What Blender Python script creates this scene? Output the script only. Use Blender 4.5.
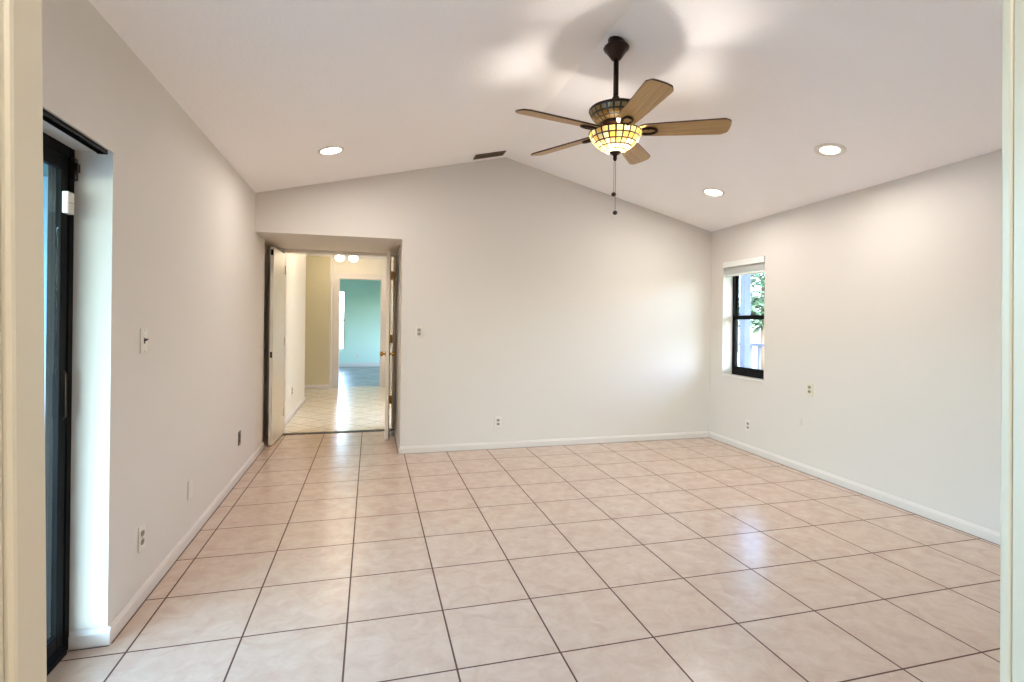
import bpy, bmesh, math, random
from mathutils import Matrix, Vector
from math import pi, sin, cos, radians

for o in list(bpy.data.objects):
    bpy.data.objects.remove(o)
SC = bpy.context.scene
COL = SC.collection

# ------------------------------------------------------------------ camera
YAW, ROLL, FPX, CY, CAMZ = 0.2641, 0.012, 521.62, 320.7, 1.312
cd = bpy.data.cameras.new('camera')
cd.sensor_width = 36.0
cd.lens = FPX / 1024 * 36
cd.shift_y = (CY - 341) / 1024
cd.clip_start = 0.02
cam = bpy.data.objects.new('camera', cd)
COL.objects.link(cam)
cam.matrix_world = (Matrix.Translation((0, 0, CAMZ)) @ Matrix.Rotation(-YAW, 4, 'Z')
                    @ Matrix.Rotation(pi / 2, 4, 'X') @ Matrix.Rotation(ROLL, 4, 'Z'))
SC.camera = cam

# ------------------------------------------------------------------ world, view
SC.view_settings.view_transform = 'Standard'
SC.view_settings.look = 'None'
SC.view_settings.gamma = 1
SC.view_settings.use_curve_mapping = False
SC.view_settings.exposure = 0.72
SC.cycles.use_denoising = True
SC.cycles.max_bounces = 10
SC.cycles.diffuse_bounces = 7
SC.cycles.transparent_max_bounces = 12
SC.cycles.sample_clamp_indirect = 6
SC.cycles.caustics_reflective = False
SC.cycles.caustics_refractive = False

SKY = 4.3
w = bpy.data.worlds.new('world')
SC.world = w
w.use_nodes = True
nt = w.node_tree
bg = nt.nodes['Background']
sky = nt.nodes.new('ShaderNodeTexSky')
sky.sky_type = 'NISHITA'
sky.sun_disc = False
sky.sun_elevation = radians(52)
sky.sun_rotation = radians(200)
sky.air_density = 1.0
sky.dust_density = 3.0
nt.links.new(sky.outputs[0], bg.inputs[0])
bg.inputs[1].default_value = SKY


def portal(name, loc, sx, sy, rot):
    l = bpy.data.lights.new(name, 'AREA')
    l.shape = 'RECTANGLE'
    l.size, l.size_y = sx, sy
    l.cycles.is_portal = True
    o = bpy.data.objects.new(name, l)
    o.location = loc
    o.rotation_euler = rot
    COL.objects.link(o)


portal('portal_patio', (-1.30, 1.53, 1.0), 1.98, 1.82, (0, radians(-90), 0))
portal('portal_window', (3.98, 4.65, 1.36), 1.24, 0.65, (0, radians(90), 0))
portal('portal_side', (2.25, 12.7, 1.35), 1.5, 2.2, (0, radians(90), 0))
portal('portal_far', (-1.0, 15.2, 1.27), 0.75, 1.7, (radians(-90), 0, 0))

# lamp strengths (used by the lamp builders)
CAN_W, FAN_W, HALL_W, LOBBY_FILL_W = 9, 12.5, 2.6, 19
WARM = (1.0, 0.95, 0.90)


def lamp(name, loc, watts, colour, radius=0.03, parent=None, kind='POINT', size=0.1):
    l = bpy.data.lights.new(name, kind)
    l.energy = watts
    l.color = colour
    if kind == 'POINT':
        l.shadow_soft_size = radius
    elif kind == 'AREA':
        l.shape = 'DISK'
        l.size = size
    o = bpy.data.objects.new(name, l)
    o.location = loc
    COL.objects.link(o)
    if parent:
        o.parent = parent
    return o


# ------------------------------------------------------------------ materials
def srgb(r, g, b):
    f = lambda c: c / 12.92 if c <= 0.04045 else ((c + 0.055) / 1.055) ** 2.4
    return (f(r / 255), f(g / 255), f(b / 255), 1)


def mat(name, col, rough=0.5, metal=0.0, spec=0.5, bump=None, mottled=None):
    m = bpy.data.materials.new(name)
    m.use_nodes = True
    n = m.node_tree.nodes
    L = m.node_tree.links
    p = n['Principled BSDF']
    p.inputs['Base Color'].default_value = col
    p.inputs['Roughness'].default_value = rough
    p.inputs['Metallic'].default_value = metal
    p.inputs['Specular IOR Level'].default_value = spec
    tc = n.new('ShaderNodeTexCoord')
    if bump:
        sc, st = bump
        nz = n.new('ShaderNodeTexNoise')
        nz.inputs['Scale'].default_value = sc
        nz.inputs['Detail'].default_value = 3
        L.new(tc.outputs['Object'], nz.inputs['Vector'])
        b = n.new('ShaderNodeBump')
        b.inputs['Strength'].default_value = st
        b.inputs['Distance'].default_value = 0.004
        L.new(nz.outputs['Fac'], b.inputs['Height'])
        L.new(b.outputs[0], p.inputs['Normal'])
    if mottled:
        sc, col2 = mottled
        nz = n.new('ShaderNodeTexNoise')
        nz.inputs['Scale'].default_value = sc
        nz.inputs['Detail'].default_value = 4
        L.new(tc.outputs['Object'], nz.inputs['Vector'])
        r = n.new('ShaderNodeValToRGB')
        r.color_ramp.elements[0].position = 0.35
        r.color_ramp.elements[1].position = 0.65
        r.color_ramp.elements[0].color = col
        r.color_ramp.elements[1].color = col2
        L.new(nz.outputs['Fac'], r.inputs[0])
        L.new(r.outputs[0], p.inputs['Base Color'])
    return m


def tile_mat(name, pitch, ox, oy, rot, c1, c2, c3, grout, mortar, rough):
    m = bpy.data.materials.new(name)
    m.use_nodes = True
    n = m.node_tree.nodes
    L = m.node_tree.links
    p = n['Principled BSDF']
    tc = n.new('ShaderNodeTexCoord')
    mp = n.new('ShaderNodeMapping')
    mp.vector_type = 'TEXTURE'
    mp.inputs['Location'].default_value = (ox, oy, 0)
    mp.inputs['Rotation'].default_value = (0, 0, rot)
    mp.inputs['Scale'].default_value = (pitch, pitch, 1)
    L.new(tc.outputs['Object'], mp.inputs['Vector'])
    br = n.new('ShaderNodeTexBrick')
    br.offset = 0
    br.squash = 1
    br.inputs['Scale'].default_value = 1
    br.inputs['Brick Width'].default_value = 1
    br.inputs['Row Height'].default_value = 1
    br.inputs['Mortar Size'].default_value = mortar
    br.inputs['Mortar Smooth'].default_value = 0.0
    br.inputs['Bias'].default_value = 0.0
    br.inputs['Color1'].default_value = (0, 0, 0, 1)
    br.inputs['Color2'].default_value = (1, 1, 1, 1)
    br.inputs['Mortar'].default_value = (0.5, 0.5, 0.5, 1)
    L.new(mp.outputs[0], br.inputs['Vector'])
    # stone clouding: noise shifted by each tile's own tone
    ad = n.new('ShaderNodeVectorMath')
    ad.operation = 'MULTIPLY_ADD'
    ad.inputs[1].default_value = (7, 5, 3)
    L.new(br.outputs['Color'], ad.inputs[0])
    L.new(mp.outputs[0], ad.inputs[2])
    nz = n.new('ShaderNodeTexNoise')
    nz.inputs['Scale'].default_value = 4.5
    nz.inputs['Detail'].default_value = 8
    nz.inputs['Roughness'].default_value = 0.62
    nz.inputs['Distortion'].default_value = 0.6
    L.new(ad.outputs[0], nz.inputs['Vector'])
    r = n.new('ShaderNodeValToRGB')
    r.color_ramp.elements[0].position = 0.32
    r.color_ramp.elements[0].color = c1
    r.color_ramp.elements[1].position = 0.70
    r.color_ramp.elements[1].color = c3
    e = r.color_ramp.elements.new(0.5)
    e.color = c2
    L.new(nz.outputs['Fac'], r.inputs[0])
    mx = n.new('ShaderNodeMix')
    mx.data_type = 'RGBA'
    L.new(br.outputs['Fac'], mx.inputs['Factor'])
    L.new(r.outputs[0], mx.inputs['A'])
    mx.inputs['B'].default_value = grout
    L.new(mx.outputs['Result'], p.inputs['Base Color'])
    rr = n.new('ShaderNodeMapRange')
    rr.inputs['To Min'].default_value = rough
    rr.inputs['To Max'].default_value = 0.85
    L.new(br.outputs['Fac'], rr.inputs['Value'])
    L.new(rr.outputs[0], p.inputs['Roughness'])
    b = n.new('ShaderNodeBump')
    b.invert = True
    b.inputs['Strength'].default_value = 0.5
    b.inputs['Distance'].default_value = 0.002
    L.new(br.outputs['Fac'], b.inputs['Height'])
    L.new(b.outputs[0], p.inputs['Normal'])
    p.inputs['Specular IOR Level'].default_value = 0.5
    return m


def glass_mat(name, tint, refl=0.06):
    m = bpy.data.materials.new(name)
    m.use_nodes = True
    n = m.node_tree.nodes
    L = m.node_tree.links
    n.remove(n['Principled BSDF'])
    t = n.new('ShaderNodeBsdfTransparent')
    t.inputs[0].default_value = tint
    g = n.new('ShaderNodeBsdfGlossy')
    g.inputs['Roughness'].default_value = 0.02
    lw = n.new('ShaderNodeLayerWeight')
    lw.inputs[0].default_value = 0.5
    pw = n.new('ShaderNodeMath')
    pw.operation = 'POWER'
    pw.inputs[1].default_value = 5.0
    L.new(lw.outputs['Facing'], pw.inputs[0])
    fr = n.new('ShaderNodeMath')
    fr.operation = 'MULTIPLY_ADD'
    fr.inputs[1].default_value = 0.9
    fr.inputs[2].default_value = refl / 2
    L.new(pw.outputs[0], fr.inputs[0])
    mx = n.new('ShaderNodeMixShader')
    L.new(fr.outputs[0], mx.inputs[0])
    L.new(t.outputs[0], mx.inputs[1])
    L.new(g.outputs[0], mx.inputs[2])
    L.new(mx.outputs[0], n['Material Output'].inputs[0])
    return m


def emit_mat(name, col, strength):
    m = bpy.data.materials.new(name)
    m.use_nodes = True
    p = m.node_tree.nodes['Principled BSDF']
    p.inputs['Base Color'].default_value = col
    p.inputs['Emission Color'].default_value = col
    p.inputs['Emission Strength'].default_value = strength
    return m


def wood_mat(name, c1, c2, rough):
    m = bpy.data.materials.new(name)
    m.use_nodes = True
    n = m.node_tree.nodes
    L = m.node_tree.links
    p = n['Principled BSDF']
    tc = n.new('ShaderNodeTexCoord')
    mp = n.new('ShaderNodeMapping')
    mp.inputs['Scale'].default_value = (2.5, 46, 10)
    L.new(tc.outputs['Object'], mp.inputs['Vector'])
    nz = n.new('ShaderNodeTexNoise')
    nz.inputs['Scale'].default_value = 1.6
    nz.inputs['Detail'].default_value = 6
    nz.inputs['Distortion'].default_value = 1.2
    L.new(mp.outputs[0], nz.inputs['Vector'])
    r = n.new('ShaderNodeValToRGB')
    r.color_ramp.elements[0].position = 0.3
    r.color_ramp.elements[1].position = 0.72
    r.color_ramp.elements[0].color = c1
    r.color_ramp.elements[1].color = c2
    L.new(nz.outputs['Fac'], r.inputs[0])
    L.new(r.outputs[0], p.inputs['Base Color'])
    p.inputs['Roughness'].default_value = rough
    return m


def stained_glass_mat(name, unlit_tint=False):
    m = bpy.data.materials.new(name)
    m.use_nodes = True
    n = m.node_tree.nodes
    L = m.node_tree.links
    n.remove(n['Principled BSDF'])
    uv = n.new('ShaderNodeUVMap')
    br = n.new('ShaderNodeTexBrick')
    br.offset = 0
    br.inputs['Scale'].default_value = 1
    br.inputs['Brick Width'].default_value = 1
    br.inputs['Row Height'].default_value = 1
    br.inputs['Mortar Size'].default_value = 0.12 if not unlit_tint else 0.14
    br.inputs['Mortar Smooth'].default_value = 0.0
    br.inputs['Color1'].default_value = (0, 0, 0, 1)
    br.inputs['Color2'].default_value = (1, 1, 1, 1)
    L.new(uv.outputs[0], br.inputs['Vector'])
    r = n.new('ShaderNodeValToRGB')
    r.color_ramp.interpolation = 'LINEAR'
    es = r.color_ramp.elements
    es[0].position = 0.0
    k = 0.42 if unlit_tint else 1.0  # the upper shade's lack of light is put into darker pane colours
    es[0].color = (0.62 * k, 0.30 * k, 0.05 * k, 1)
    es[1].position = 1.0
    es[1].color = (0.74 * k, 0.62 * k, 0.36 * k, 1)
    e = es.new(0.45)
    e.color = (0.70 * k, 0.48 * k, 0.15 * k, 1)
    L.new(br.outputs['Color'], r.inputs[0])
    tr = n.new('ShaderNodeBsdfTranslucent')
    L.new(r.outputs[0], tr.inputs[0])
    pr = n.new('ShaderNodeBsdfPrincipled')
    L.new(r.outputs[0], pr.inputs['Base Color'])
    pr.inputs['Roughness'].default_value = 0.15
    m1 = n.new('ShaderNodeMixShader')
    m1.inputs[0].default_value = 0.72 if not unlit_tint else 0.8
    L.new(tr.outputs[0], m1.inputs[1])
    L.new(pr.outputs[0], m1.inputs[2])
    ld = n.new('ShaderNodeBsdfPrincipled')
    ld.inputs['Base Color'].default_value = (0.012, 0.009, 0.007, 1)
    ld.inputs['Roughness'].default_value = 0.5
    m2 = n.new('ShaderNodeMixShader')
    L.new(br.outputs['Fac'], m2.inputs[0])
    L.new(m1.outputs[0], m2.inputs[1])
    L.new(ld.outputs[0], m2.inputs[2])
    L.new(m2.outputs[0], n['Material Output'].inputs[0])
    return m


M = {}
M['wall'] = mat('wall_paint', srgb(218, 211, 203), 0.7, bump=(130, 0.12), spec=0.25)
M['ceiling'] = mat('ceiling_paint', srgb(252, 248, 247), 0.85, bump=(60, 0.8), spec=0.1)
M['trim'] = mat('trim_paint', srgb(220, 212, 205), 0.4)
M['jamb'] = mat('jamb_paint', srgb(208, 201, 182), 0.3)
M['door'] = mat('door_paint', srgb(236, 228, 214), 0.3)
M['dooredge'] = mat('door_edge_paint', srgb(226, 204, 182), 0.4)
M['tile'] = tile_mat('floor_tile', .412, -.084, 2.353, 0, srgb(196, 170, 153), srgb(203, 180, 163), srgb(210, 190, 174),
                     srgb(84, 56, 44), 0.0088, 0.24)
M['halltile'] = tile_mat('hall_tile', .33, .1, 6.9, radians(45), srgb(214, 200, 172), srgb(226, 214, 190), srgb(233, 224, 204),
                         srgb(120, 100, 74), 0.012, 0.27)
M['hallwall'] = mat('hall_wall_paint', srgb(226, 220, 205), 0.6, bump=(130, 0.1))
M['tan'] = mat('hall_tan_paint', srgb(204, 194, 160), 0.6, bump=(130, 0.1))
M['teal'] = mat('teal_wall_paint', srgb(202, 226, 214), 0.6)
M['bluefloor'] = mat('blue_grey_floor', srgb(104, 98, 94), 0.35, mottled=(3.0, srgb(146, 140, 134)))
M['black'] = mat('black_metal', srgb(9, 9, 11), 0.55, spec=0.12)
M['bronze'] = mat('dark_bronze', srgb(46, 34, 28), 0.35, metal=0.5)
M['fanbronze'] = mat('fan_bronze', srgb(52, 33, 26), 0.32, metal=0.7)
M['brass'] = mat('brass', srgb(176, 130, 62), 0.28, metal=0.9)
M['darkmetal'] = mat('aged_metal', srgb(60, 44, 34), 0.4, metal=0.6)
M['white'] = mat('white_plastic', srgb(226, 219, 209), 0.35)
M['ivory'] = mat('ivory_plastic', srgb(220, 208, 188), 0.35)
M['grey'] = mat('grey_plastic', srgb(146, 136, 124), 0.4)
M['darkslot'] = mat('dark_slot', srgb(60, 52, 48), 0.6)
M['brownplastic'] = mat('brown_plastic', srgb(88, 72, 66), 0.4)
M['glass'] = glass_mat('window_glass', (0.76, 0.79, 0.83, 1))
M['clear'] = glass_mat('clear_glass', (0.95, 0.98, 0.98, 1))
M['tealglass'] = glass_mat('tinted_patio_glass', (0.70, 0.84, 0.885, 1))
M['canlight'] = emit_mat('lit_diffuser', (1.0, 0.95, 0.86, 1), 9)
M['bulb'] = emit_mat('lit_bulb', (1.0, 0.88, 0.68, 1), 10)
M['blade'] = wood_mat('blade_oak', srgb(160, 122, 70), srgb(192, 154, 100), 0.38)
M['bladeedge'] = mat('blade_edge', srgb(70, 46, 34), 0.5)
M['shade'] = stained_glass_mat('stained_glass')
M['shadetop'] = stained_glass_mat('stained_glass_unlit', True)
M['blind'] = mat('blind_vinyl', srgb(232, 232, 228), 0.45)
M['concrete'] = mat('patio_concrete', srgb(128, 134, 138), 0.8, mottled=(2.0, srgb(144, 148, 150)))
M['bluepost'] = mat('blue_grey_paint', srgb(96, 102, 120), 0.6)
M['lilacrail'] = mat('lilac_grey_paint', srgb(112, 110, 118), 0.6)
M['leaf'] = mat('leaf_green', srgb(52, 84, 52), 0.7, mottled=(6.0, srgb(92, 120, 84)))
M['patiowall'] = mat('patio_wall_paint', srgb(104, 146, 166), 0.8, bump=(60, .2))
M['patioceil'] = mat('patio_ceiling_paint', srgb(66, 96, 98), 0.8)
M['bark'] = mat('bark', srgb(98, 82, 66), 0.9)
M['lawn'] = mat('lawn', srgb(72, 92, 60), 0.9, mottled=(5.0, srgb(90, 108, 76)))
M['joint'] = mat('dark_joint', srgb(84, 62, 50), 0.8)
M['vent'] = mat('vent_brown', srgb(84, 70, 50), 0.5)
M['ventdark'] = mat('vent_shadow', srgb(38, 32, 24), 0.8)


# ------------------------------------------------------------------ mesh helpers
def box(bm, x0, x1, y0, y1, z0, z1, bev=0.0):
    x0, x1 = min(x0, x1), max(x0, x1)
    y0, y1 = min(y0, y1), max(y0, y1)
    z0, z1 = min(z0, z1), max(z0, z1)
    v = [bm.verts.new(c) for c in ((x0, y0, z0), (x1, y0, z0), (x1, y1, z0), (x0, y1, z0),
                                   (x0, y0, z1), (x1, y0, z1), (x1, y1, z1), (x0, y1, z1))]
    fs = [bm.faces.new([v[i] for i in q]) for q in ((3, 2, 1, 0), (4, 5, 6, 7), (0, 1, 5, 4), (1, 2, 6, 5), (2, 3, 7, 6), (3, 0, 4, 7))]
    if bev > 0:
        es = list({e for f in fs for e in f.edges})
        bmesh.ops.bevel(bm, geom=es, offset=bev, segments=2, affect='EDGES', profile=0.5)
    return v


def prism(bm, pts, axis, a, b):
    """closed outline pts (2-D) extruded along axis from a to b; axis 'X' uses (y,z), 'Y' (x,z), 'Z' (x,y)"""
    def mk(p, t):
        return {'X': (t, p[0], p[1]), 'Y': (p[0], t, p[1]), 'Z': (p[0], p[1], t)}[axis]
    A = [bm.verts.new(mk(p, a)) for p in pts]
    B = [bm.verts.new(mk(p, b)) for p in pts]
    n = len(pts)
    bm.faces.new(A)
    bm.faces.new(B[::-1])
    for i in range(n):
        bm.faces.new((A[i], B[i], B[(i + 1) % n], A[(i + 1) % n]))


def lathe(bm, prof, seg=32, uv=None, cx=0, cy=0):
    """revolve (r,z) pairs round Z; uv=(columns, rows) writes a UV grid"""
    rings = []
    for r, z in prof:
        if r < 1e-5:
            rings.append([bm.verts.new((cx, cy, z))])
        else:
            rings.append([bm.verts.new((cx + r * cos(2 * pi * k / seg), cy + r * sin(2 * pi * k / seg), z)) for k in range(seg)])
    lay = bm.loops.layers.uv.verify() if uv else None
    ln = [0.0]
    for i in range(1, len(prof)):
        ln.append(ln[-1] + math.hypot(prof[i][0] - prof[i - 1][0], prof[i][1] - prof[i - 1][1]))
    for i in range(len(rings) - 1):
        a, b = rings[i], rings[i + 1]
        for k in range(seg):
            k2 = (k + 1) % seg
            if len(a) == 1 and len(b) == 1:
                continue
            if len(a) == 1:
                vs = [(a[0], i, k), (b[k], i + 1, k), (b[k2], i + 1, k + 1)]
            elif len(b) == 1:
                vs = [(a[k], i, k), (b[0], i + 1, k), (a[k2], i, k + 1)]
            else:
                vs = [(a[k], i, k), (b[k], i + 1, k), (b[k2], i + 1, k + 1), (a[k2], i, k + 1)]
            f = bm.faces.new([q[0] for q in vs])
            f.smooth = True
            if uv:
                for lp, q in zip(f.loops, vs):
                    lp[lay].uv = (q[2] / seg * uv[0], ln[q[1]] / ln[-1] * uv[1])


def tube(bm, pts, r, seg=8, closed=False):
    pts = [Vector(p) for p in pts]
    n = len(pts)
    rings = []
    prev = None
    for i, p in enumerate(pts):
        if closed:
            t = (pts[(i + 1) % n] - pts[i - 1]).normalized()
        else:
            t = (pts[min(i + 1, n - 1)] - pts[max(i - 1, 0)]).normalized()
        ref = prev if prev is not None else (Vector((0, 0, 1)) if abs(t.z) < 0.9 else Vector((1, 0, 0)))
        a = (ref - t * ref.dot(t)).normalized()
        prev = a
        b = t.cross(a)
        rr = r[i] if isinstance(r, (list, tuple)) else r
        rings.append([bm.verts.new(p + a * rr * cos(2 * pi * k / seg) + b * rr * sin(2 * pi * k / seg)) for k in range(seg)])
    m = n if closed else n - 1
    for i in range(m):
        A, B = rings[i], rings[(i + 1) % n]
        for k in range(seg):
            f = bm.faces.new((A[k], A[(k + 1) % seg], B[(k + 1) % seg], B[k]))
            f.smooth = True
    if not closed:
        bm.faces.new(rings[0][::-1])
        bm.faces.new(rings[-1])


def ball(bm, c, r, sz=1.0, seg=16):
    res = bmesh.ops.create_uvsphere(bm, u_segments=seg, v_segments=max(6, seg // 2), radius=r)
    for v in res['verts']:
        v.co = Vector((v.co.x, v.co.y, v.co.z * sz)) + Vector(c)
        for f in v.link_faces:
            f.smooth = True


def obj(name, bm, m, parent=None, loc=None, recalc=True):
    if recalc:
        bmesh.ops.recalc_face_normals(bm, faces=bm.faces)
    me = bpy.data.meshes.new(name)
    bm.to_mesh(me)
    bm.free()
    for x in (m if isinstance(m, (list, tuple)) else [m]):
        me.materials.append(x)
    o = bpy.data.objects.new(name, me)
    COL.objects.link(o)
    if parent:
        o.parent = parent
    if loc:
        o.location = loc
    return o


def NB():
    return bmesh.new()


def struct(name, bm, m, parent=None):
    o = obj(name, bm, m, parent)
    if not parent:
        o['kind'] = 'structure'
    return o


def thing(name, label, cat, loc=(0, 0, 0), rz=0, group=None, kind=None):
    o = bpy.data.objects.new(name, None)
    o.empty_display_size = 0.1
    COL.objects.link(o)
    o.location = loc
    o.rotation_euler = (0, 0, rz)
    if label:
        o['label'] = label
    if cat:
        o['category'] = cat
    if group:
        o['group'] = group
    if kind:
        o['kind'] = kind
    return o


def part(name, boxes, m, parent, bev=0.0):
    bm = NB()
    for b in boxes:
        box(bm, *b, bev)
    return obj(name, bm, m, parent)


def copy_tree(o, parent=None):
    c = o.copy()
    COL.objects.link(c)
    if parent:
        c.parent = parent
    for ch in list(o.children):
        copy_tree(ch, c)
    return c


# ------------------------------------------------------------------ dimensions
XL, XR = -1.01, 3.76            # side walls
YF, YB = 0.40, 5.195            # doorway wall, back wall
XRIDGE, ZRIDGE = 1.31, 2.99
ZL, ZR = 2.452, 2.362           # eaves
SL = (ZRIDGE - ZL) / (XRIDGE - XL)
SR = (ZRIDGE - ZR) / (XR - XRIDGE)
YD = 6.36                       # double-door wall
XA = 0.288                      # right side of the alcove
ZA = 2.095                      # alcove ceiling
YE = 10.37                      # hall end wall


def ceil_z(x):
    return ZL + (x - XL) * SL if x < XRIDGE else ZR + (XR - x) * SR


# ------------------------------------------------------------------ room shell
bm = NB()
box(bm, XL - .3, XR + .2, -1.25, YD + .0, -0.12, 0)
struct('floor', bm, M['tile'])

bm = NB()
T = 0.14
prism(bm, [(XL - .22, ceil_z(XL) - .22 * SL), (XRIDGE, ZRIDGE), (XR + .16, ceil_z(XR) - .16 * SR),
           (XR + .16, ceil_z(XR) + T), (XRIDGE, ZRIDGE + T), (XL - .22, ceil_z(XL) + T)], 'Y', YF - .12, YB + .1)
struct('ceiling', bm, M['ceiling'])

# left wall with the sliding-door opening
SY0, SY1, SZ = 0.62, 2.432, 1.962
XO = XL - .20
bm = NB()
box(bm, XO, XL, YF - .12, SY0, 0, ZL + .02)
box(bm, XO, XL, SY1, 5.69, 0, ZL + .02)
box(bm, XO, XL, SY0, SY1, SZ, ZL + .02)
box(bm, XL - .27, XL - .09, 5.69, YD + .12, 0, ZL + .02)
struct('wall_left', bm, M['wall'])

# back wall: gable, with the alcove cut out at the lower left
bm = NB()
prism(bm, [(XA, 0), (XR + .1, 0), (XR + .1, ceil_z(XR) + .02), (XRIDGE, ZRIDGE + .03), (XL - .05, ceil_z(XL) + .02),
           (XL - .05, ZA), (XA, ZA)], 'Y', YB, YB + .12)
box(bm, XL - .30, XA + .1, YB + .119, YD + .1, ZA, ZA + .12)          # alcove ceiling
box(bm, XA, XA + .12, YB + .119, YD, 0, ZA + .1)                  # alcove right side
struct('wall_back', bm, M['wall'])

# right wall with window opening
WY0, WY1, WZ0, WZ1 = 4.31, 4.968, 0.744, 1.982
bm = NB()
box(bm, XR, XR + .20, YF - .12, WY0, 0, ZR + .02)
box(bm, XR, XR + .20, WY1, YB + .12, 0, ZR + .02)
box(bm, XR, XR + .20, WY0, WY1, 0, WZ0)
box(bm, XR, XR + .20, WY0, WY1, WZ1, ZR + .02)
struct('wall_right', bm, M['wall'])

# wall with the doorway the view comes through
DX0, DX1 = -.2004, .646
bm = NB()
prism(bm, [(XO, 0), (DX0 - .025, 0), (DX0 - .025, 2.06), (DX1 + .025, 2.06), (DX1 + .025, 0), (XR + .1, 0), (XR + .1, ceil_z(XR) + .02),
           (XRIDGE, ZRIDGE + .03), (XO, ceil_z(XL))], 'Y', YF - .12, YF)
struct('wall_front', bm, M['wall'])


def lean_all(bm, k):
    # the old door lining stands slightly out of plumb
    for v in bm.verts:
        v.co.x += k * (v.co.z - CAMZ)


# door lining: left jamb, right jamb, head, each with a stop
bm = NB()
box(bm, DX0 - .022, DX0, YF - .033, YF + .0, 0, 2.05, .003)
box(bm, DX0 - .022, DX0 - .004, YF - .115, YF - .034, 0, 2.05, .002)
box(bm, DX0 - .08, DX0 - .024, YF + .001, YF + .013, 0, 2.06, .003)
lean_all(bm, -.016)
struct('trim_1', bm, M['jamb'])
bm = NB()
box(bm, DX1, DX1 + .022, YF - .010, YF + .0, 0, 2.05, .002)
box(bm, DX1 + .0015, DX1 + .022, YF - .115, YF - .0105, 0, 2.05, .0008)
box(bm, DX1 + .040, DX1 + .09, YF + .001, YF + .013, 0, 2.06, .003)
lean_all(bm, -.012)
struct('trim_2', bm, M['jamb'])
bm = NB()
box(bm, DX0, DX1, YF - .115, YF, 2.03, 2.055, .002)
struct('trim_3', bm, M['jamb'])

# unseen lobby shell added round the camera to keep outdoor light out
bm = NB()
box(bm, -1.0, -.9, -1.2, YF - .12, 0, 2.44)
box(bm, 1.3, 1.4, -1.2, YF - .12, 0, 2.44)
box(bm, -1.0, 1.4, -1.3, -1.2, 0, 2.44)
box(bm, -1.0, 1.4, -1.3, YF - .12, 2.44, 2.54)
struct('wall_lobby_added', bm, M['wall'])


def baseboard(name, runs, m='trim', h=.070):
    """runs: (axis, fixed, a, b, sign): a moulded skirting along axis, its back at 'fixed', standing out towards sign"""
    bm = NB()
    for axis, fx, a, b, s in runs:
        pr = [(fx, 0), (fx + s * .013, 0), (fx + s * .013, h * .72), (fx + s * .010, h * .80), (fx + s * .007, h * .92), (fx + s * .003, h), (fx, h)]
        if axis == 'Y':
            prism(bm, pr, 'Y', a, b)
        else:
            prism(bm, pr, 'X', a, b)
    o = struct(name, bm, M[m])
    bm = NB()
    for axis, fx, a, b, s in runs:
        box(bm, *((fx, fx + s * .018, a, b) if axis == 'Y' else (a, b, fx, fx + s * .018)), 0, .0015)
    struct('joint', bm, M['joint'], o)
    return o


baseboard('baseboard_left', [('Y', XL, SY1 - .0, 5.69, 1), ('X', SY1, XL - .125, XL + .013, -1), ('Y', XL, YF, SY0, 1)])
baseboard('baseboard_back', [('X', YB, XA - .0, XR, -1), ('Y', XA, YB - .013, YD - .012, -1)])
baseboard('baseboard_right', [('Y', XR, YF, YB - .013, -1)])
baseboard('baseboard_front', [('X', YF, XL, DX0 - .09, 1), ('X', YF, DX1 + .10, XR, 1)])

# ------------------------------------------------------------------ double-door wall and hall
OX0, OX1, OZ = -.945, .25, 2.06
bm = NB()
box(bm, XL - .27, OX0 - .02, YD, YD + .12, 0, 2.55)
box(bm, OX1 + .02, .62, YD, YD + .12, 0, 2.55)
box(bm, OX0 - .02, OX1 + .02, YD, YD + .12, OZ + .02, 2.55)
struct('wall_alcove', bm, M['wall'])
bm = NB()   # lining and casing of the double door
box(bm, OX0 - .02, OX0, YD - .005, YD + .125, 0, OZ + .02, .002)
box(bm, OX1, OX1 + .02, YD - .005, YD + .125, 0, OZ + .02, .002)
box(bm, OX0, OX1, YD - .005, YD + .125, OZ, OZ + .02, .002)
box(bm, OX0 - .06, XA - .002, YD - .014, YD - .001, OZ + .012, OZ + .07, .004)
box(bm, OX1 + .012, XA - .002, YD - .014, YD - .001, 0, OZ + .012, .003)
box(bm, OX0 - .06, OX0 - .012, YD - .014, YD - .001, 0, OZ + .012, .003)
struct('trim_4', bm, M['trim'])
bm = NB()   # worn dark threshold strip
random.seed(3)
n = 40
xs = [OX0 + (OX1 - OX0) * i / n for i in range(n + 1)]
prism(bm, [(x, YD - .058 - random.random() * .022) for x in xs] + [(x, YD + .012 + random.random() * .012) for x in xs[::-1]], 'Z', 0.0, .004)
struct('trim_5', bm, M['darkslot'])

bm = NB()
box(bm, -2.2, 2.2, YD, YE + .25, -.12, 0)
struct('floor_hall', bm, M['halltile'])
bm = NB()
box(bm, -2.2, 2.2, YD + .12, YE + .25, 2.47, 2.57)
struct('ceiling_hall', bm, M['ceiling'])
HX = -1.005
bm = NB()
box(bm, HX - .1, HX, YD + .12, 8.85, 0, 2.47)
struct('wall_hall_left', bm, M['hallwall'])
bm = NB()
box(bm, 1.3, 1.4, YD + .12, YE + .13, 0, 2.47)
struct('wall_hall_right', bm, M['hallwall'])
bm = NB()
box(bm, -2.2, -2.1, YD + .12, YE + .25, 0, 2.47)
box(bm, -2.1, HX - .1, 8.0, 8.1, 0, 2.47)
struct('wall_hall_side', bm, M['tan'])
XC = -.755
bm = NB()
box(bm, -2.1, XC, YE, YE + .25, 0, 2.47)
struct('wall_hall_end', bm, M['tan'])
BX0, BX1, BZ = -.597, .190, 2.085
YH = YE + .10
bm = NB()
box(bm, XC, BX0, YH, YH + .12, 0, 2.47)
box(bm, BX1, 1.4, YH, YH + .12, 0, 2.47)
box(bm, BX0, BX1, YH, YH + .12, BZ, 2.47)
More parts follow.
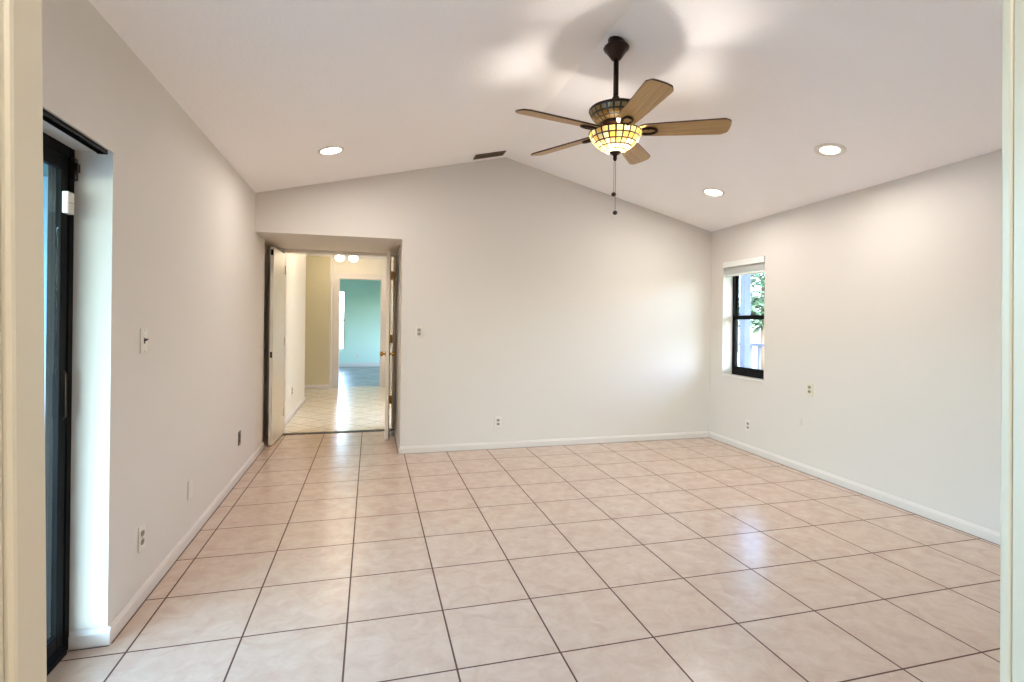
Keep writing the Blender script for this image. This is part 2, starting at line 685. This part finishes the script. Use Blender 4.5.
struct('wall_hall_far', bm, M['hallwall'])
bm = NB()
box(bm, XC - .0, XC + .035, YE - .012, YH + .0, 0, 2.47, .004)
struct('trim_6', bm, M['trim'])
bm = NB()
box(bm, BX0 - .09, BX0 + .005, YH - .016, YH, 0, BZ + .09, .004)
box(bm, BX1 - .005, BX1 + .10, YH - .016, YH, 0, BZ + .09, .004)
box(bm, BX0 + .005, BX1 - .005, YH - .016, YH, BZ - .005, BZ + .09, .004)
box(bm, BX0, BX0 + .012, YH, YH + .125, 0, BZ)
box(bm, BX1 - .012, BX1, YH, YH + .125, 0, BZ)
box(bm, BX0 + .012, BX1 - .012, YH, YH + .125, BZ - .012, BZ)
struct('trim_7', bm, M['trim'])
baseboard('baseboard_hall', [('Y', HX, YD + .13, 8.85, 1), ('X', YE, -2.1, XC - .002, -1), ('Y', 1.3, YD + .13, YH, -1)])

# teal room beyond
YT = 14.9
bm = NB()
box(bm, -2.4, 2.2, YH + .06, YT + .3, -.12, 0.002)
struct('floor_far', bm, M['bluefloor'])
bm = NB()
box(bm, -2.4, 2.2, YH + .12, YT + .15, 2.45, 2.55)
struct('ceiling_far', bm, M['ceiling'])
VX0, VX1, VZ0, VZ1 = -1.45, -.675, .46, 2.08
bm = NB()
box(bm, -2.4, VX0, YT, YT + .15, 0, 2.45)
box(bm, VX1, 2.2, YT, YT + .15, 0, 2.45)
box(bm, VX0, VX1, YT, YT + .15, 0, VZ0)
box(bm, VX0, VX1, YT, YT + .15, VZ1, 2.45)
box(bm, -2.4, -2.3, YH + .12, YT, 0, 2.45)
box(bm, 2.1, 2.2, YH + .12, 11.6, 0, 2.45)
box(bm, 2.1, 2.2, 13.8, YT, 0, 2.45)
box(bm, 2.1, 2.2, 11.6, 13.8, 0, .6)
box(bm, 2.1, 2.2, 11.6, 13.8, 2.1, 2.45)
box(bm, -2.3, BX0 - .01, YH + .121, YH + .15, 0, 2.45)
box(bm, BX1 + .01, 2.1, YH + .121, YH + .15, 0, 2.45)
struct('wall_far', bm, M['teal'])
baseboard('baseboard_far', [('X', YT, -2.3, 2.1, -1)], h=.11)
win2 = thing('window_2', None, None, kind='structure')
part('window_frame', [(VX0, VX0 + .04, YT + .05, YT + .10, VZ0, VZ1), (VX1 - .04, VX1, YT + .05, YT + .10, VZ0, VZ1),
                      (VX0 + .04, VX1 - .04, YT + .05, YT + .10, VZ0, VZ0 + .04), (VX0 + .04, VX1 - .04, YT + .05, YT + .10, VZ1 - .04, VZ1),
                      (VX0 + .04, VX1 - .04, YT + .05, YT + .10, 1.25, 1.29)], M['trim'], win2)
part('window_pane', [(VX0 + .04, VX1 - .04, YT + .07, YT + .075, VZ0 + .04, 1.25), (VX0 + .04, VX1 - .04, YT + .07, YT + .075, 1.29, VZ1 - .04)], M['clear'], win2)

added_win = thing('added_side_window', None, None, kind='structure')  # window added out of view to bring daylight into the teal room
part('window_frame', [(2.12, 2.18, 11.6, 11.65, .6, 2.1), (2.12, 2.18, 13.75, 13.8, .6, 2.1), (2.12, 2.18, 12.68, 12.72, .65, 2.05),
                      (2.12, 2.18, 11.65, 13.75, .6, .65), (2.12, 2.18, 11.65, 13.75, 2.05, 2.1)], M['trim'], added_win)
part('window_pane', [(2.148, 2.152, 11.65, 12.68, .65, 2.05), (2.148, 2.152, 12.72, 13.75, .65, 2.05)], M['clear'], added_win)

# ------------------------------------------------------------------ sliding patio door (door_1)
d1 = thing('door_1', None, None, kind='structure')
FX0, FX1 = XO, XL - .128
bm = NB()
box(bm, FX0, FX1, SY1 - .034, SY1, 0, SZ, .003)
box(bm, FX0, FX1, SY0, SY0 + .034, 0, SZ, .003)
box(bm, FX0, FX1, SY0 + .034, SY1 - .034, SZ - .04, SZ, .003)
box(bm, FX0, FX1 + .01, SY0 + .034, SY1 - .034, 0, .028, .003)
box(bm, FX0 + .034, FX0 + .040, SY0 + .034, SY1 - .034, .028, .042)
struct('door_frame', bm, M['black'], d1)

bm = NB()
for z0, z1, d in ((1.905, 1.925, .012), (1.872, 1.906, .020), (1.840, 1.873, .013)):
    box(bm, FX1 - .002, FX1 + d, SY1 - .026, SY1 - .002, z0, z1, .002)
struct('latch_bracket', bm, M['bronze'], d1)


def slider_panel(ya, yb, xa, xb, lock):
    bm = NB()
    z0, z1 = .043, SZ - .042
    box(bm, xa, xb, ya, ya + .045, z0, z1, .003)
    box(bm, xa, xb, yb - .045, yb, z0, z1, .003)
    box(bm, xa, xb, ya + .045, yb - .045, z0, z0 + .055, .003)
    box(bm, xa, xb, ya + .045, yb - .045, z1 - .055, z1, .003)
    p = struct('sliding_panel', bm, M['black'], d1)
    bm = NB()
    xm = (xa + xb) / 2
    box(bm, xm - .003, xm + .003, ya + .045, yb - .045, z0 + .055, z1 - .055)
    struct('glass_pane', bm, M['tealglass'], p)
    if lock:
        bm = NB()
        tube(bm, [(xb + .001, yb - .022, .915), (xb + .010, yb - .022, .925), (xb + .010, yb - .022, 1.085), (xb + .001, yb - .022, 1.10)], .0035, 8)
        struct('pull_handle', bm, M['darkmetal'], p)


slider_panel(1.50, SY1 - .036, FX0 + .042, FX1 - .004, True)
slider_panel(SY0 + .036, 1.56, FX0 + .004, FX0 + .032, False)

# curtain track set in the head of the patio opening
bm = NB()
box(bm, XL, XL + .008, SY0 - .02, SY1 + .004, SZ - .001, SZ + .026, .0012)
struct('trim_8', bm, M['wall'])
tk = thing('curtain_track', 'black curtain track along the head of the patio door recess', 'curtain track', (XL - .019, (SY0 + SY1) / 2, SZ - .001))
yl = (SY1 - SY0) / 2 - .045
bm = NB()
box(bm, -.016, .016, -yl, yl, -.004, 0, .0008)
box(bm, -.016, -.012, -yl, yl, -.016, -.0035, .0008)
box(bm, .012, .016, -yl, yl, -.016, -.0035, .0008)
obj('rail', bm, M['black'], tk)
bm = NB()
box(bm, -.017, .017, yl - .004, yl + .006, -.017, 0, .001)
obj('end_cap', bm, M['black'], tk)

# white alarm sensor on the patio door frame
se = thing('alarm_sensor', 'small white alarm contact sensor on the black patio door frame', 'sensor', (FX1 - .004, SY1 - .060, 1.742))
bm = NB()
box(bm, .0, .022, -.022, .022, -.042, .042, .004)
obj('sensor_body', bm, M['white'], se)
bm = NB()
box(bm, .0215, .0235, -.018, .018, -.001, .001)
obj('seam', bm, M['grey'], se)

# ------------------------------------------------------------------ window_1 in the right wall
w1 = thing('window_1', None, None, kind='structure')
UX = XR + .120
bm = NB()
box(bm, UX, UX + .06, WY0, WY0 + .020, WZ0 + .004, WZ1, .003)
box(bm, UX, UX + .06, WY1 - .020, WY1, WZ0 + .004, WZ1, .003)
box(bm, UX, UX + .06, WY0 + .020, WY1 - .020, WZ0 + .004, WZ0 + .05, .003)
box(bm, UX, UX + .06, WY0 + .020, WY1 - .020, WZ1 - .03, WZ1, .003)
struct('window_frame', bm, M['black'], w1)
for nm, za, zb, xx in (('upper_sash', 1.356, WZ1 - .031, UX + .034), ('lower_sash', WZ0 + .051, 1.400, UX + .006)):
    bm = NB()
    box(bm, xx, xx + .024, WY0 + .021, WY0 + .036, za, zb, .002)
    box(bm, xx, xx + .024, WY1 - .036, WY1 - .021, za, zb, .002)
    box(bm, xx, xx + .024, WY0 + .036, WY1 - .036, za, za + .044, .002)
    box(bm, xx, xx + .024, WY0 + .036, WY1 - .036, zb - .044, zb, .002)
    s = struct(nm, bm, M['black'], w1)
    bm = NB()
    box(bm, xx + .010, xx + .014, WY0 + .036, WY1 - .036, za + .044, zb - .044)
    struct('window_pane', bm, M['glass'], s)
bm = NB()
box(bm, UX - .012, UX + .004, 4.59, 4.65, 1.401, 1.418, .003)
struct('sash_lock', bm, M['bronze'], w1)
bm = NB()
box(bm, XR - .006, UX + .002, WY0 - .002, WY1 + .002, WZ0 - .012, WZ0 + .003, .003)
struct('window_sill', bm, M['trim'], w1)

bl = thing('window_blind', 'white slatted blind drawn up at the top of the black framed window', 'blind', (XR + .035, (WY0 + WY1) / 2, WZ1))
hw = (WY1 - WY0) / 2 - .006
bm = NB()
box(bm, -.048, .02, -hw, hw, -.062, -.002, .004)
obj('valance', bm, M['blind'], bl)
bm = NB()
for k in range(9):
    z = -.068 - k * .0075
    box(bm, -.026, .024, -hw + .006, hw - .006, z - .0028, z + .0012)
o = obj('slat_stack', bm, M['blind'], bl)
bm = NB()
box(bm, -.027, .025, -hw + .006, hw - .006, -.158, -.138, .003)
obj('bottom_rail', bm, M['blind'], bl)
bm = NB()
tube(bm, [(-.05, hw - .05, -.06), (-.052, hw - .05, -.40), (-.050, hw - .05, -.80)], .0022, 6)
obj('wand', bm, M['white'], bl)

# ------------------------------------------------------------------ double door leaves
def leaf(name, hinge, ang, side):
    """leaf of .575 m hinged at hinge (x,y); local +x runs from hinge to free edge, thickness along +y*side"""
    t = thing(name, None, None, (hinge[0], hinge[1], 0), ang, kind='structure')
    bm = NB()
    th = .035
    box(bm, .004, .575, 0, th * side, .012, 2.036, .002)
    struct('door_leaf', bm, M['door'], t)
    return t, th * side


# left leaf: opened back against the left side, seen edge-on
t, th = leaf('door_2', (OX0 + .004, YD - .018), radians(-92.0), -1)
bm = NB()
box(bm, .5745, .5765, th * .15, th * .85, 1.952, 2.010)
struct('flush_bolt', bm, M['black'], t)
bm = NB()
box(bm, .5745, .5765, th * .2, th * .8, .905, .965)
struct('latch_plate', bm, M['bronze'], t)
for z in (.25, 1.05, 1.85):
    bm = NB()
    tube(bm, [(-.004, .004, z - .045), (-.004, .004, z + .045)], .007, 8)
    struct('hinge', bm, M['door'], t)

# right leaf: opened back against the alcove's right side
t, th = leaf('door_3', (.187, YD - .018), radians(-93.0), 1)
for sgn, y0 in ((-1, 0), (1, th)):
    bm = NB()
    yb = y0
    lathe(bm, [(0, .062), (.016, .061), (.025, .052), (.027, .042), (.022, .032), (.011, .024), (.010, .008), (.030, .006), (.032, .0), (0, 0)], 20)
    R = Matrix.Rotation(-sgn * pi / 2, 4, 'X')
    bmesh.ops.transform(bm, matrix=Matrix.Translation((.515, yb, .935)) @ R, verts=bm.verts)
    struct('door_knob', bm, M['brass'], t)
for z in (.36, 1.08, 1.83):
    bm = NB()
    tube(bm, [(-.004, th + .012, z - .05), (-.004, th + .012, z + .05)], .010, 10)
    box(bm, .004, .045, th + .0003, th + .003, z - .05, z + .05)
    box(bm, -.004, .004, th + .0003, th + .028, z - .05, z + .05)
    struct('hinge', bm, M['brass'], t)
st = thing('door_stop', 'white tipped spring door stop low on the alcove side behind the open right door', 'door stop', (XA - .013, 6.12, .05))
bm = NB()
tube(bm, [(-.001, 0, 0), (-.045, 0, 0)], .006, 8)
obj('spring', bm, M['darkmetal'], st)
bm = NB()
tube(bm, [(-.044, 0, 0), (-.058, 0, 0)], .011, 10)
obj('tip', bm, M['white'], st)

# ------------------------------------------------------------------ plates on the walls
def plate(name, label, cat, loc, rz, kind, pm='white', dm='grey', w_=.071, h_=.115):
    t = thing(name, label, cat, loc, rz)
    bm = NB()
    box(bm, -w_ / 2, w_ / 2, -.006, 0, -h_ / 2, h_ / 2, .003)
    obj('cover_plate', bm, M[pm], t)
    if kind == 'outlet':
        for s in (-1, 1):
            bm = NB()
            pts = [(.0165 * cos(a), .0145 * sin(a)) for a in [2 * pi * k / 20 for k in range(20)]]
            prism(bm, [(x, max(-.0125, min(.0125, z)) + s * .0195) for x, z in pts], 'Y', -.0085, -.0055)
            sk = obj('socket', bm, M[dm], t)
            bm = NB()
            box(bm, -.0075, -.0050, -.0089, -.0084, s * .0195 - .002, s * .0195 + .006)
            box(bm, .0050, .0075, -.0089, -.0084, s * .0195 - .002, s * .0195 + .006)
            obj('slot', bm, M['darkslot'], sk)
    elif kind == 'toggle':
        bm = NB()
        box(bm, -.006, .006, -.0075, -.0055, -.013, .013)
        tg = obj('toggle_slot', bm, M[dm], t)
        bm = NB()
        prism(bm, [(-.006, -.004), (-.020, .004), (-.020, .010), (-.006, .007)], 'X', -.004, .004)
        obj('toggle', bm, M[dm], tg)
    elif kind == 'rockers':
        for s in (-1, 1):
            bm = NB()
            box(bm, -.016, .016, -.009, -.0055, s * .019 - .015, s * .019 + .015, .002)
            obj('rocker', bm, M[dm], t)
    elif kind == 'decora':
        bm = NB()
        box(bm, -w_ * .23, w_ * .23, -.0085, -.0055, -h_ * .29, h_ * .29, .002)
        obj('insert', bm, M[dm], t)
    for z in (-h_ * .42, h_ * .42) if kind in ('toggle', 'rockers', 'decora') else (0,):
        bm = NB()
        lathe(bm, [(0, .0015), (.0025, .001), (.003, 0), (0, 0)], 10)
        bmesh.ops.transform(bm, matrix=Matrix.Translation((0, -.0058, z)) @ Matrix.Rotation(pi / 2, 4, 'X'), verts=bm.verts)
        obj('screw', bm, M['grey'] if kind != 'decora' else M[pm], t)
    return t


LR, RR = pi / 2, -pi / 2
plate('light_switch', 'white toggle light switch on the left wall beside the patio door', 'light switch', (XL, 2.745, 1.20), LR, 'toggle', 'white', 'darkslot')
plate('wall_outlet', 'white double outlet low on the left wall nearest the patio door', 'outlet', (XL, 2.749, .298), LR, 'outlet', 'white', 'grey')
plate('wall_plate', 'all white cover plate low on the left wall between two outlets', 'wall plate', (XL, 3.433, .305), LR, 'decora', 'white', 'white')
plate('wall_outlet', 'dark brown outlet low on the left wall close to the double doors', 'outlet', (XL, 4.672, .331), LR, 'outlet', 'brownplastic', 'brownplastic')
plate('light_switch', 'switch plate with grey rockers on the back wall beside the alcove', 'light switch', (.458, YB, 1.19), 0, 'rockers', 'white', 'grey')
plate('wall_outlet', 'white double outlet low on the back wall above its baseboard', 'outlet', (1.269, YB, .272), 0, 'outlet', 'white', 'grey')
plate('wall_outlet', 'ivory outlet set halfway up the right wall nearer than the window', 'outlet', (XR, 3.728, .741), RR, 'outlet', 'ivory', 'grey')
plate('wall_outlet', 'white double outlet low on the right wall below the window', 'outlet', (XR, 4.527, .267), RR, 'outlet', 'white', 'grey')
plate('wall_plate', 'small blank plate painted the wall colour low on the right wall', 'wall plate', (XR, 3.835, .448), RR, 'decora', 'wall', 'wall', .05, .075)
plate('wall_outlet', 'dark outlet low on the white hall wall through the double doors', 'outlet', (HX, 7.475, .339), LR, 'outlet', 'ivory', 'darkslot')
plate('wall_outlet', 'white outlet low on the teal wall of the far room', 'outlet', (-.331, YT, .30), 0, 'outlet', 'white', 'white')

# ------------------------------------------------------------------ ceiling fittings
def can_light(label, x, y, lr=.0745):
    tilt = math.atan(SL) if x < XRIDGE else -math.atan(SR)
    t = thing('recessed_light', label, 'recessed light', (x, y, ceil_z(x)), 0, None)
    t.rotation_euler = (0, -tilt, 0)
    bm = NB()
    lathe(bm, [(.098, 0), (.098, -.004), (.092, -.008), (lr + .007, -.008), (lr + .001, -.003), (lr, 0), (.098, 0)], 36)
    obj('trim_ring', bm, M['white'], t)
    bm = NB()
    lathe(bm, [(0, -.009), (lr * .5, -.0085), (lr * .88, -.006), (lr, -.0015), (0, -.0015)], 36)
    obj('lens', bm, M['canlight'], t)
    l = lamp('can_lamp', (0, 0, -.03), CAN_W, WARM, parent=t, kind='AREA', size=.14)
    l.data.spread = radians(180)
    return t


can_light('round lit downlight alone on the left ceiling slope', -.314, 4.268)
can_light('round lit downlight on the right ceiling slope nearest the camera', 3.085, 2.945, .058)
can_light('round lit downlight on the right ceiling slope above the window corner', 3.078, 4.221)

# air register by the ridge
vx, vy = 1.108, 5.02
t = thing('air_vent', 'brown slotted air vent in the ceiling by the ridge above the back wall', 'air vent', (vx, vy, ceil_z(vx)))
t.rotation_euler = (0, -math.atan(SL), 0)
bm = NB()
for b in ((-.155, .155, -.072, -.055), (-.155, .155, .055, .072), (-.155, -.138, -.055, .055), (.138, .155, -.055, .055)):
    box(bm, b[0], b[1], b[2], b[3], -.008, 0, .002)
obj('vent_frame', bm, M['vent'], t)
bm = NB()
for k in range(7):
    y = -.048 + k * .016
    prism(bm, [(y - .006, -.001), (y + .004, -.011), (y + .006, -.010), (y - .004, 0)], 'X', -.138, .138)
obj('louvers', bm, M['vent'], t)
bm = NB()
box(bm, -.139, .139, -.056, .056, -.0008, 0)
obj('duct_shade', bm, M['ventdark'], t)  # flat dark sheet standing in for the shade inside the duct

# hall ceiling lights
def hall_light(label, x, y, watts):
    t = thing('hall_ceiling_light', label, 'ceiling light', (x, y, 2.47))
    bm = NB()
    lathe(bm, [(0, 0), (.10, 0), (.10, -.012), (.09, -.022), (.03, -.028), (0, -.028)], 28)
    obj('base_plate', bm, M['white'], t)
    for s in (-1, 1):
        bm = NB()
        ball(bm, (s * .115, 0, -.085), .080, .75, 20)
        gl = obj('globe', bm, M['bulb'], t)
        bm = NB()
        tube(bm, [(s * .05, 0, -.016), (s * .085, 0, -.045)], .013, 10)
        obj('socket', bm, M['white'], gl)
        lamp('globe_lamp', (s * .115, 0, -.19), watts / 2, (1.0, .80, .56), .06, t)


hall_light('lit pair of globes on the hall ceiling seen over the far doorway', -.43, 9.72, HALL_W)
hall_light('unseen pair of globes added behind the double doors to light the alcove', -.38, 7.3, HALL_W * .8)  # second fixture, out of view, added for warm light near the alcove

# unseen lamp added behind the camera to brighten the door jambs
t = thing('added_lobby_light', 'unseen round light added behind the doorway to brighten the jambs', 'ceiling light', (.2, -.7, 2.44))
bm = NB()
lathe(bm, [(0, 0), (.13, 0), (.13, -.02), (.11, -.05), (.06, -.07), (0, -.075)], 28)
obj('dome', bm, M['bulb'], t)
lamp('jamb_fill_lamp', (0, 0, -.16), LOBBY_FILL_W, (1, 1, .98), .1, t)

# ------------------------------------------------------------------ ceiling fan
FXC, FYC = 1.383, 2.823
fan = thing('ceiling_fan', 'five blade oak ceiling fan with stained glass bowl light hanging from the ridge', 'ceiling fan', (FXC, FYC, 0))
zc = ceil_z(FXC)
bm = NB()
lathe(bm, [(0, zc + .012), (.050, zc + .012), (.052, zc - .030), (.072, zc - .034), (.076, zc - .040), (.073, zc - .048), (.058, zc - .064), (.042, zc - .086), (.030, zc - .104), (.022, zc - .112), (0, zc - .112)], 36)
obj('canopy', bm, M['fanbronze'], fan)
bm = NB()
tube(bm, [(0, 0, zc - .10), (0, 0, 2.61)], .0155, 14)
lathe(bm, [(0, 2.645), (.018, 2.645), (.024, 2.632), (.026, 2.606), (0, 2.60)], 20)
obj('downrod', bm, M['fanbronze'], fan)
ZU, ZB = 2.562, 2.428            # rims of the upper housing and of the bowl light
bm = NB()
lathe(bm, [(0, 2.612), (.03, 2.611), (.08, 2.600), (.125, 2.584), (.152, ZU + .010), (.157, ZU + .004), (.158, ZU - .004), (.150, ZU - .004), (0, ZU - .002)], 40)
obj('housing_top', bm, M['fanbronze'], fan)
bm = NB()
lathe(bm, [(.155, ZU - .004), (.150, ZU - .020), (.140, ZU - .038), (.124, ZU - .055), (.104, ZU - .070), (.09, ZU - .078)], 60, uv=(24, 3))
obj('upper_shade', bm, M['shadetop'], fan)
bm = NB()
lathe(bm, [(0, ZU - .06), (.092, ZU - .076), (.094, ZU - .084), (.085, ZU - .098), (.07, ZU - .104), (.07, ZB + .004), (.05, ZB - .004), (0, ZB - .004)], 36)
obj('motor_housing', bm, M['fanbronze'], fan)
bm = NB()
prof = [(r_, ZB + z_) for r_, z_ in ((.153, 0), (.151, -.012), (.146, -.026), (.137, -.043), (.125, -.059), (.110, -.074), (.092, -.088), (.070, -.101), (.048, -.111), (.030, -.117))]
lathe(bm, prof, 66, uv=(22, 5))
bowl = obj('bowl_shade', bm, M['shade'], fan)
bm = NB()
tube(bm, [(.1535 * cos(2 * pi * k / 48), .1535 * sin(2 * pi * k / 48), ZB) for k in range(48)], .004, 8, closed=True)
obj('rim', bm, M['fanbronze'], bowl)
bm = NB()
lathe(bm, [(0, ZB - .106), (.034, ZB - .108), (.036, ZB - .116), (.026, ZB - .124), (.014, ZB - .130), (.011, ZB - .142), (.013, ZB - .150), (.007, ZB - .163), (0, ZB - .165)], 24)
obj('finial', bm, M['fanbronze'], fan)
bm = NB()
tube(bm, [(0, 0, ZB - .12), (0, 0, ZB + .0)], .006, 8)
obj('centre_stem', bm, M['fanbronze'], fan)
for k, a in enumerate((.4, .4 + pi)):
    bm = NB()
    ball(bm, (.062 * cos(a), .062 * sin(a), ZB - .055), .024, 1.15, 16)
    obj('bulb', bm, M['bulb'], fan)
lamp('bowl_lamp', (0, 0, ZB - .085), FAN_W, (1.0, .93, .85), .028, fan)
for dx, zk in ((-.006, 2.066), (.004, 1.958)):
    bm = NB()
    tube(bm, [(dx, 0, ZB - .155), (dx, 0, zk)], .0013, 6)
    pc = obj('pull_chain', bm, M['darkmetal'], fan)
    bm = NB()
    ball(bm, (dx, 0, zk), .0145, .9, 16)
    obj('chain_knob', bm, M['bronze'], pc)

PH = 5.857
ZBL = 2.440
bm = NB()
top = [(.128, .030), (.140, .044), (.17, .055), (.30, .062), (.45, .068), (.585, .073), (.606, .073), (.632, .058), (.641, .048), (.645, .022), (.646, 0)]
out = top + [(x, -y) for x, y in top[::-1][1:]]
A = [bm.verts.new((x, y, -.0045)) for x, y in out]
B = [bm.verts.new((x, y, .0045)) for x, y in out]
bm.faces.new(A[::-1])
bm.faces.new(B)
for i in range(len(out)):
    f = bm.faces.new((A[i], A[(i + 1) % len(out)], B[(i + 1) % len(out)], B[i]))
    f.material_index = 1
blade0 = obj('blade', bm, [M['blade'], M['bladeedge']], fan)
bm = NB()
tube(bm, [(.060, 0, .030), (.095, 0, .012), (.12, 0, -.008), (.14, 0, -.0105)], [.010, .009, .009, .008], 8)
ov = [(.188 + .050 * cos(q), .028 * sin(q), -.0105) for q in [2 * pi * k / 28 for k in range(28)]]
tube(bm, ov, .0075, 8, closed=True)
for dx, dy in ((.188, .024), (.188, -.024), (.234, 0)):
    ball(bm, (dx, dy, -.013), .009, .6, 8)
arm0 = obj('blade_arm', bm, M['fanbronze'], blade0)
PITCH = radians(14)
for k in range(5):
    b = blade0 if k == 0 else copy_tree(blade0, fan)
    b.location = (0, 0, ZBL)
    a = PH + k * 2 * pi / 5
    b.rotation_euler = (Matrix.Rotation(a, 4, 'Z') @ Matrix.Rotation(-PITCH, 4, 'X')).to_euler()

# ------------------------------------------------------------------ the side walls are a little out of square
def swing(names, px, py, ang, test):
    Rm = Matrix.Translation((px, py, 0)) @ Matrix.Rotation(ang, 4, 'Z') @ Matrix.Translation((-px, -py, 0))
    for o in list(COL.objects):
        if o.parent is None and (o.name in names or test(o)):
            o.matrix_world = Rm @ o.matrix_basis


isplate = lambda o: o.name.startswith(('light_switch', 'wall_outlet', 'wall_plate'))
swing(('wall_left', 'baseboard_left', 'trim_8', 'door_1', 'curtain_track', 'alarm_sensor'), XL, 3.2, .0095,
      lambda o: isplate(o) and abs(o.location.x - XL) < .001 and o.location.y < 6)
swing(('wall_right', 'baseboard_right', 'window_1', 'window_blind'), XR, 4.9, -.034,
      lambda o: isplate(o) and abs(o.location.x - XR) < .001)

# ------------------------------------------------------------------ outdoors
bm = NB()
box(bm, -14, XO, -8, 5.6, -.16, -.06)
struct('floor_patio', bm, M['concrete'])
bm = NB()
box(bm, -4.4, XO - .002, -3, 5.6, 2.42, 2.56)
struct('ceiling_patio_added', bm, M['patioceil'])  # roof added to block steep skylight at the patio door
bm = NB()
box(bm, XR + .34, 6.3, -2, 9.5, 2.70, 2.85)
struct('ceiling_porch_added', bm, M['ceiling'])  # roof added to cut the skylight coming through the right window
bm = NB()
box(bm, XR + .2, 30, -6, 24, -.3, -.2)
struct('floor_lawn', bm, M['lawn'])


def foliage(name, label, cat, blobs, leaves, m, trunk=None, size=.07, seed=1, group=None):
    rnd = random.Random(seed)
    t = thing(name, label, cat, (blobs[0][0], blobs[0][1], -.1 if blobs[0][0] < 0 else -.2), 0, group)
    bx, by, bz = t.location
    bm = NB()
    for k in range(leaves):
        cx, cy, cz, r = blobs[rnd.randrange(len(blobs))]
        d = Vector((rnd.gauss(0, 1), rnd.gauss(0, 1), rnd.gauss(0, 1))).normalized() * r * rnd.random() ** .4
        p = Vector((cx - bx, cy - by, cz - bz)) + d
        u = Vector((rnd.gauss(0, 1), rnd.gauss(0, 1), rnd.gauss(0, 1))).normalized()
        v = u.orthogonal().normalized()
        s = size * (.6 + .8 * rnd.random())
        q = [bm.verts.new(p + u * s), bm.verts.new(p + v * s * .45), bm.verts.new(p - u * s), bm.verts.new(p - v * s * .45)]
        bm.faces.new(q)
    obj('foliage', bm, m, t, recalc=False)
    if trunk:
        bm = NB()
        tube(bm, [(0, 0, 0), (.04, .02, trunk * .5), (0, .05, trunk)], [.11, .08, .05], 10)
        obj('trunk', bm, M['bark'], t)
    return t


bm = NB()
box(bm, -4.4, XO - .002, 5.0, 5.12, -.06, 2.42)
struct('wall_patio', bm, M['patiowall'])
# porch post and railing outside the right window
t = thing('porch_post', 'square blue grey porch post just outside the black window', 'post', (5.15, 6.31, -.2))
bm = NB()
box(bm, -.05, .05, -.05, .05, .12, 2.75, .006)
obj('shaft', bm, M['bluepost'], t)
for z0, z1 in ((0, .121), (2.749, 2.895)):
    part('collar', [(-.075, .075, -.075, .075, z0, z1)], M['bluepost'], t, .006)
t = thing('porch_railing', 'lilac grey baluster railing seen low through the black window', 'railing', (5.9, 6.6, -.2))
bm = NB()
box(bm, -.04, .04, -1.6, 1.6, 1.15, 1.20, .005)
obj('top_rail', bm, M['lilacrail'], t)
bm = NB()
box(bm, -.03, .03, -1.6, 1.6, .10, .15, .005)
obj('bottom_rail', bm, M['lilacrail'], t)
bm = NB()
box(bm, -.02, .02, -.02, .02, .149, 1.151)
b0 = obj('baluster', bm, M['lilacrail'], t)
for k in range(16):
    b = b0 if k == 0 else b0.copy()
    if k:
        COL.objects.link(b)
    b.location = (0, -1.5 + k * .2, 0)
foliage('garden_tree', 'pale green tree in the bright garden beyond the porch railing', 'tree',
        [(9.7, 11.2, 2.5, .8), (10.2, 10.6, 3.2, .9), (9.4, 10.5, 3.0, .7), (10.3, 11.9, 3.2, .8), (9.5, 11.4, 1.6, .5)], 2600, M['leaf'], 2.6, .10, 7)
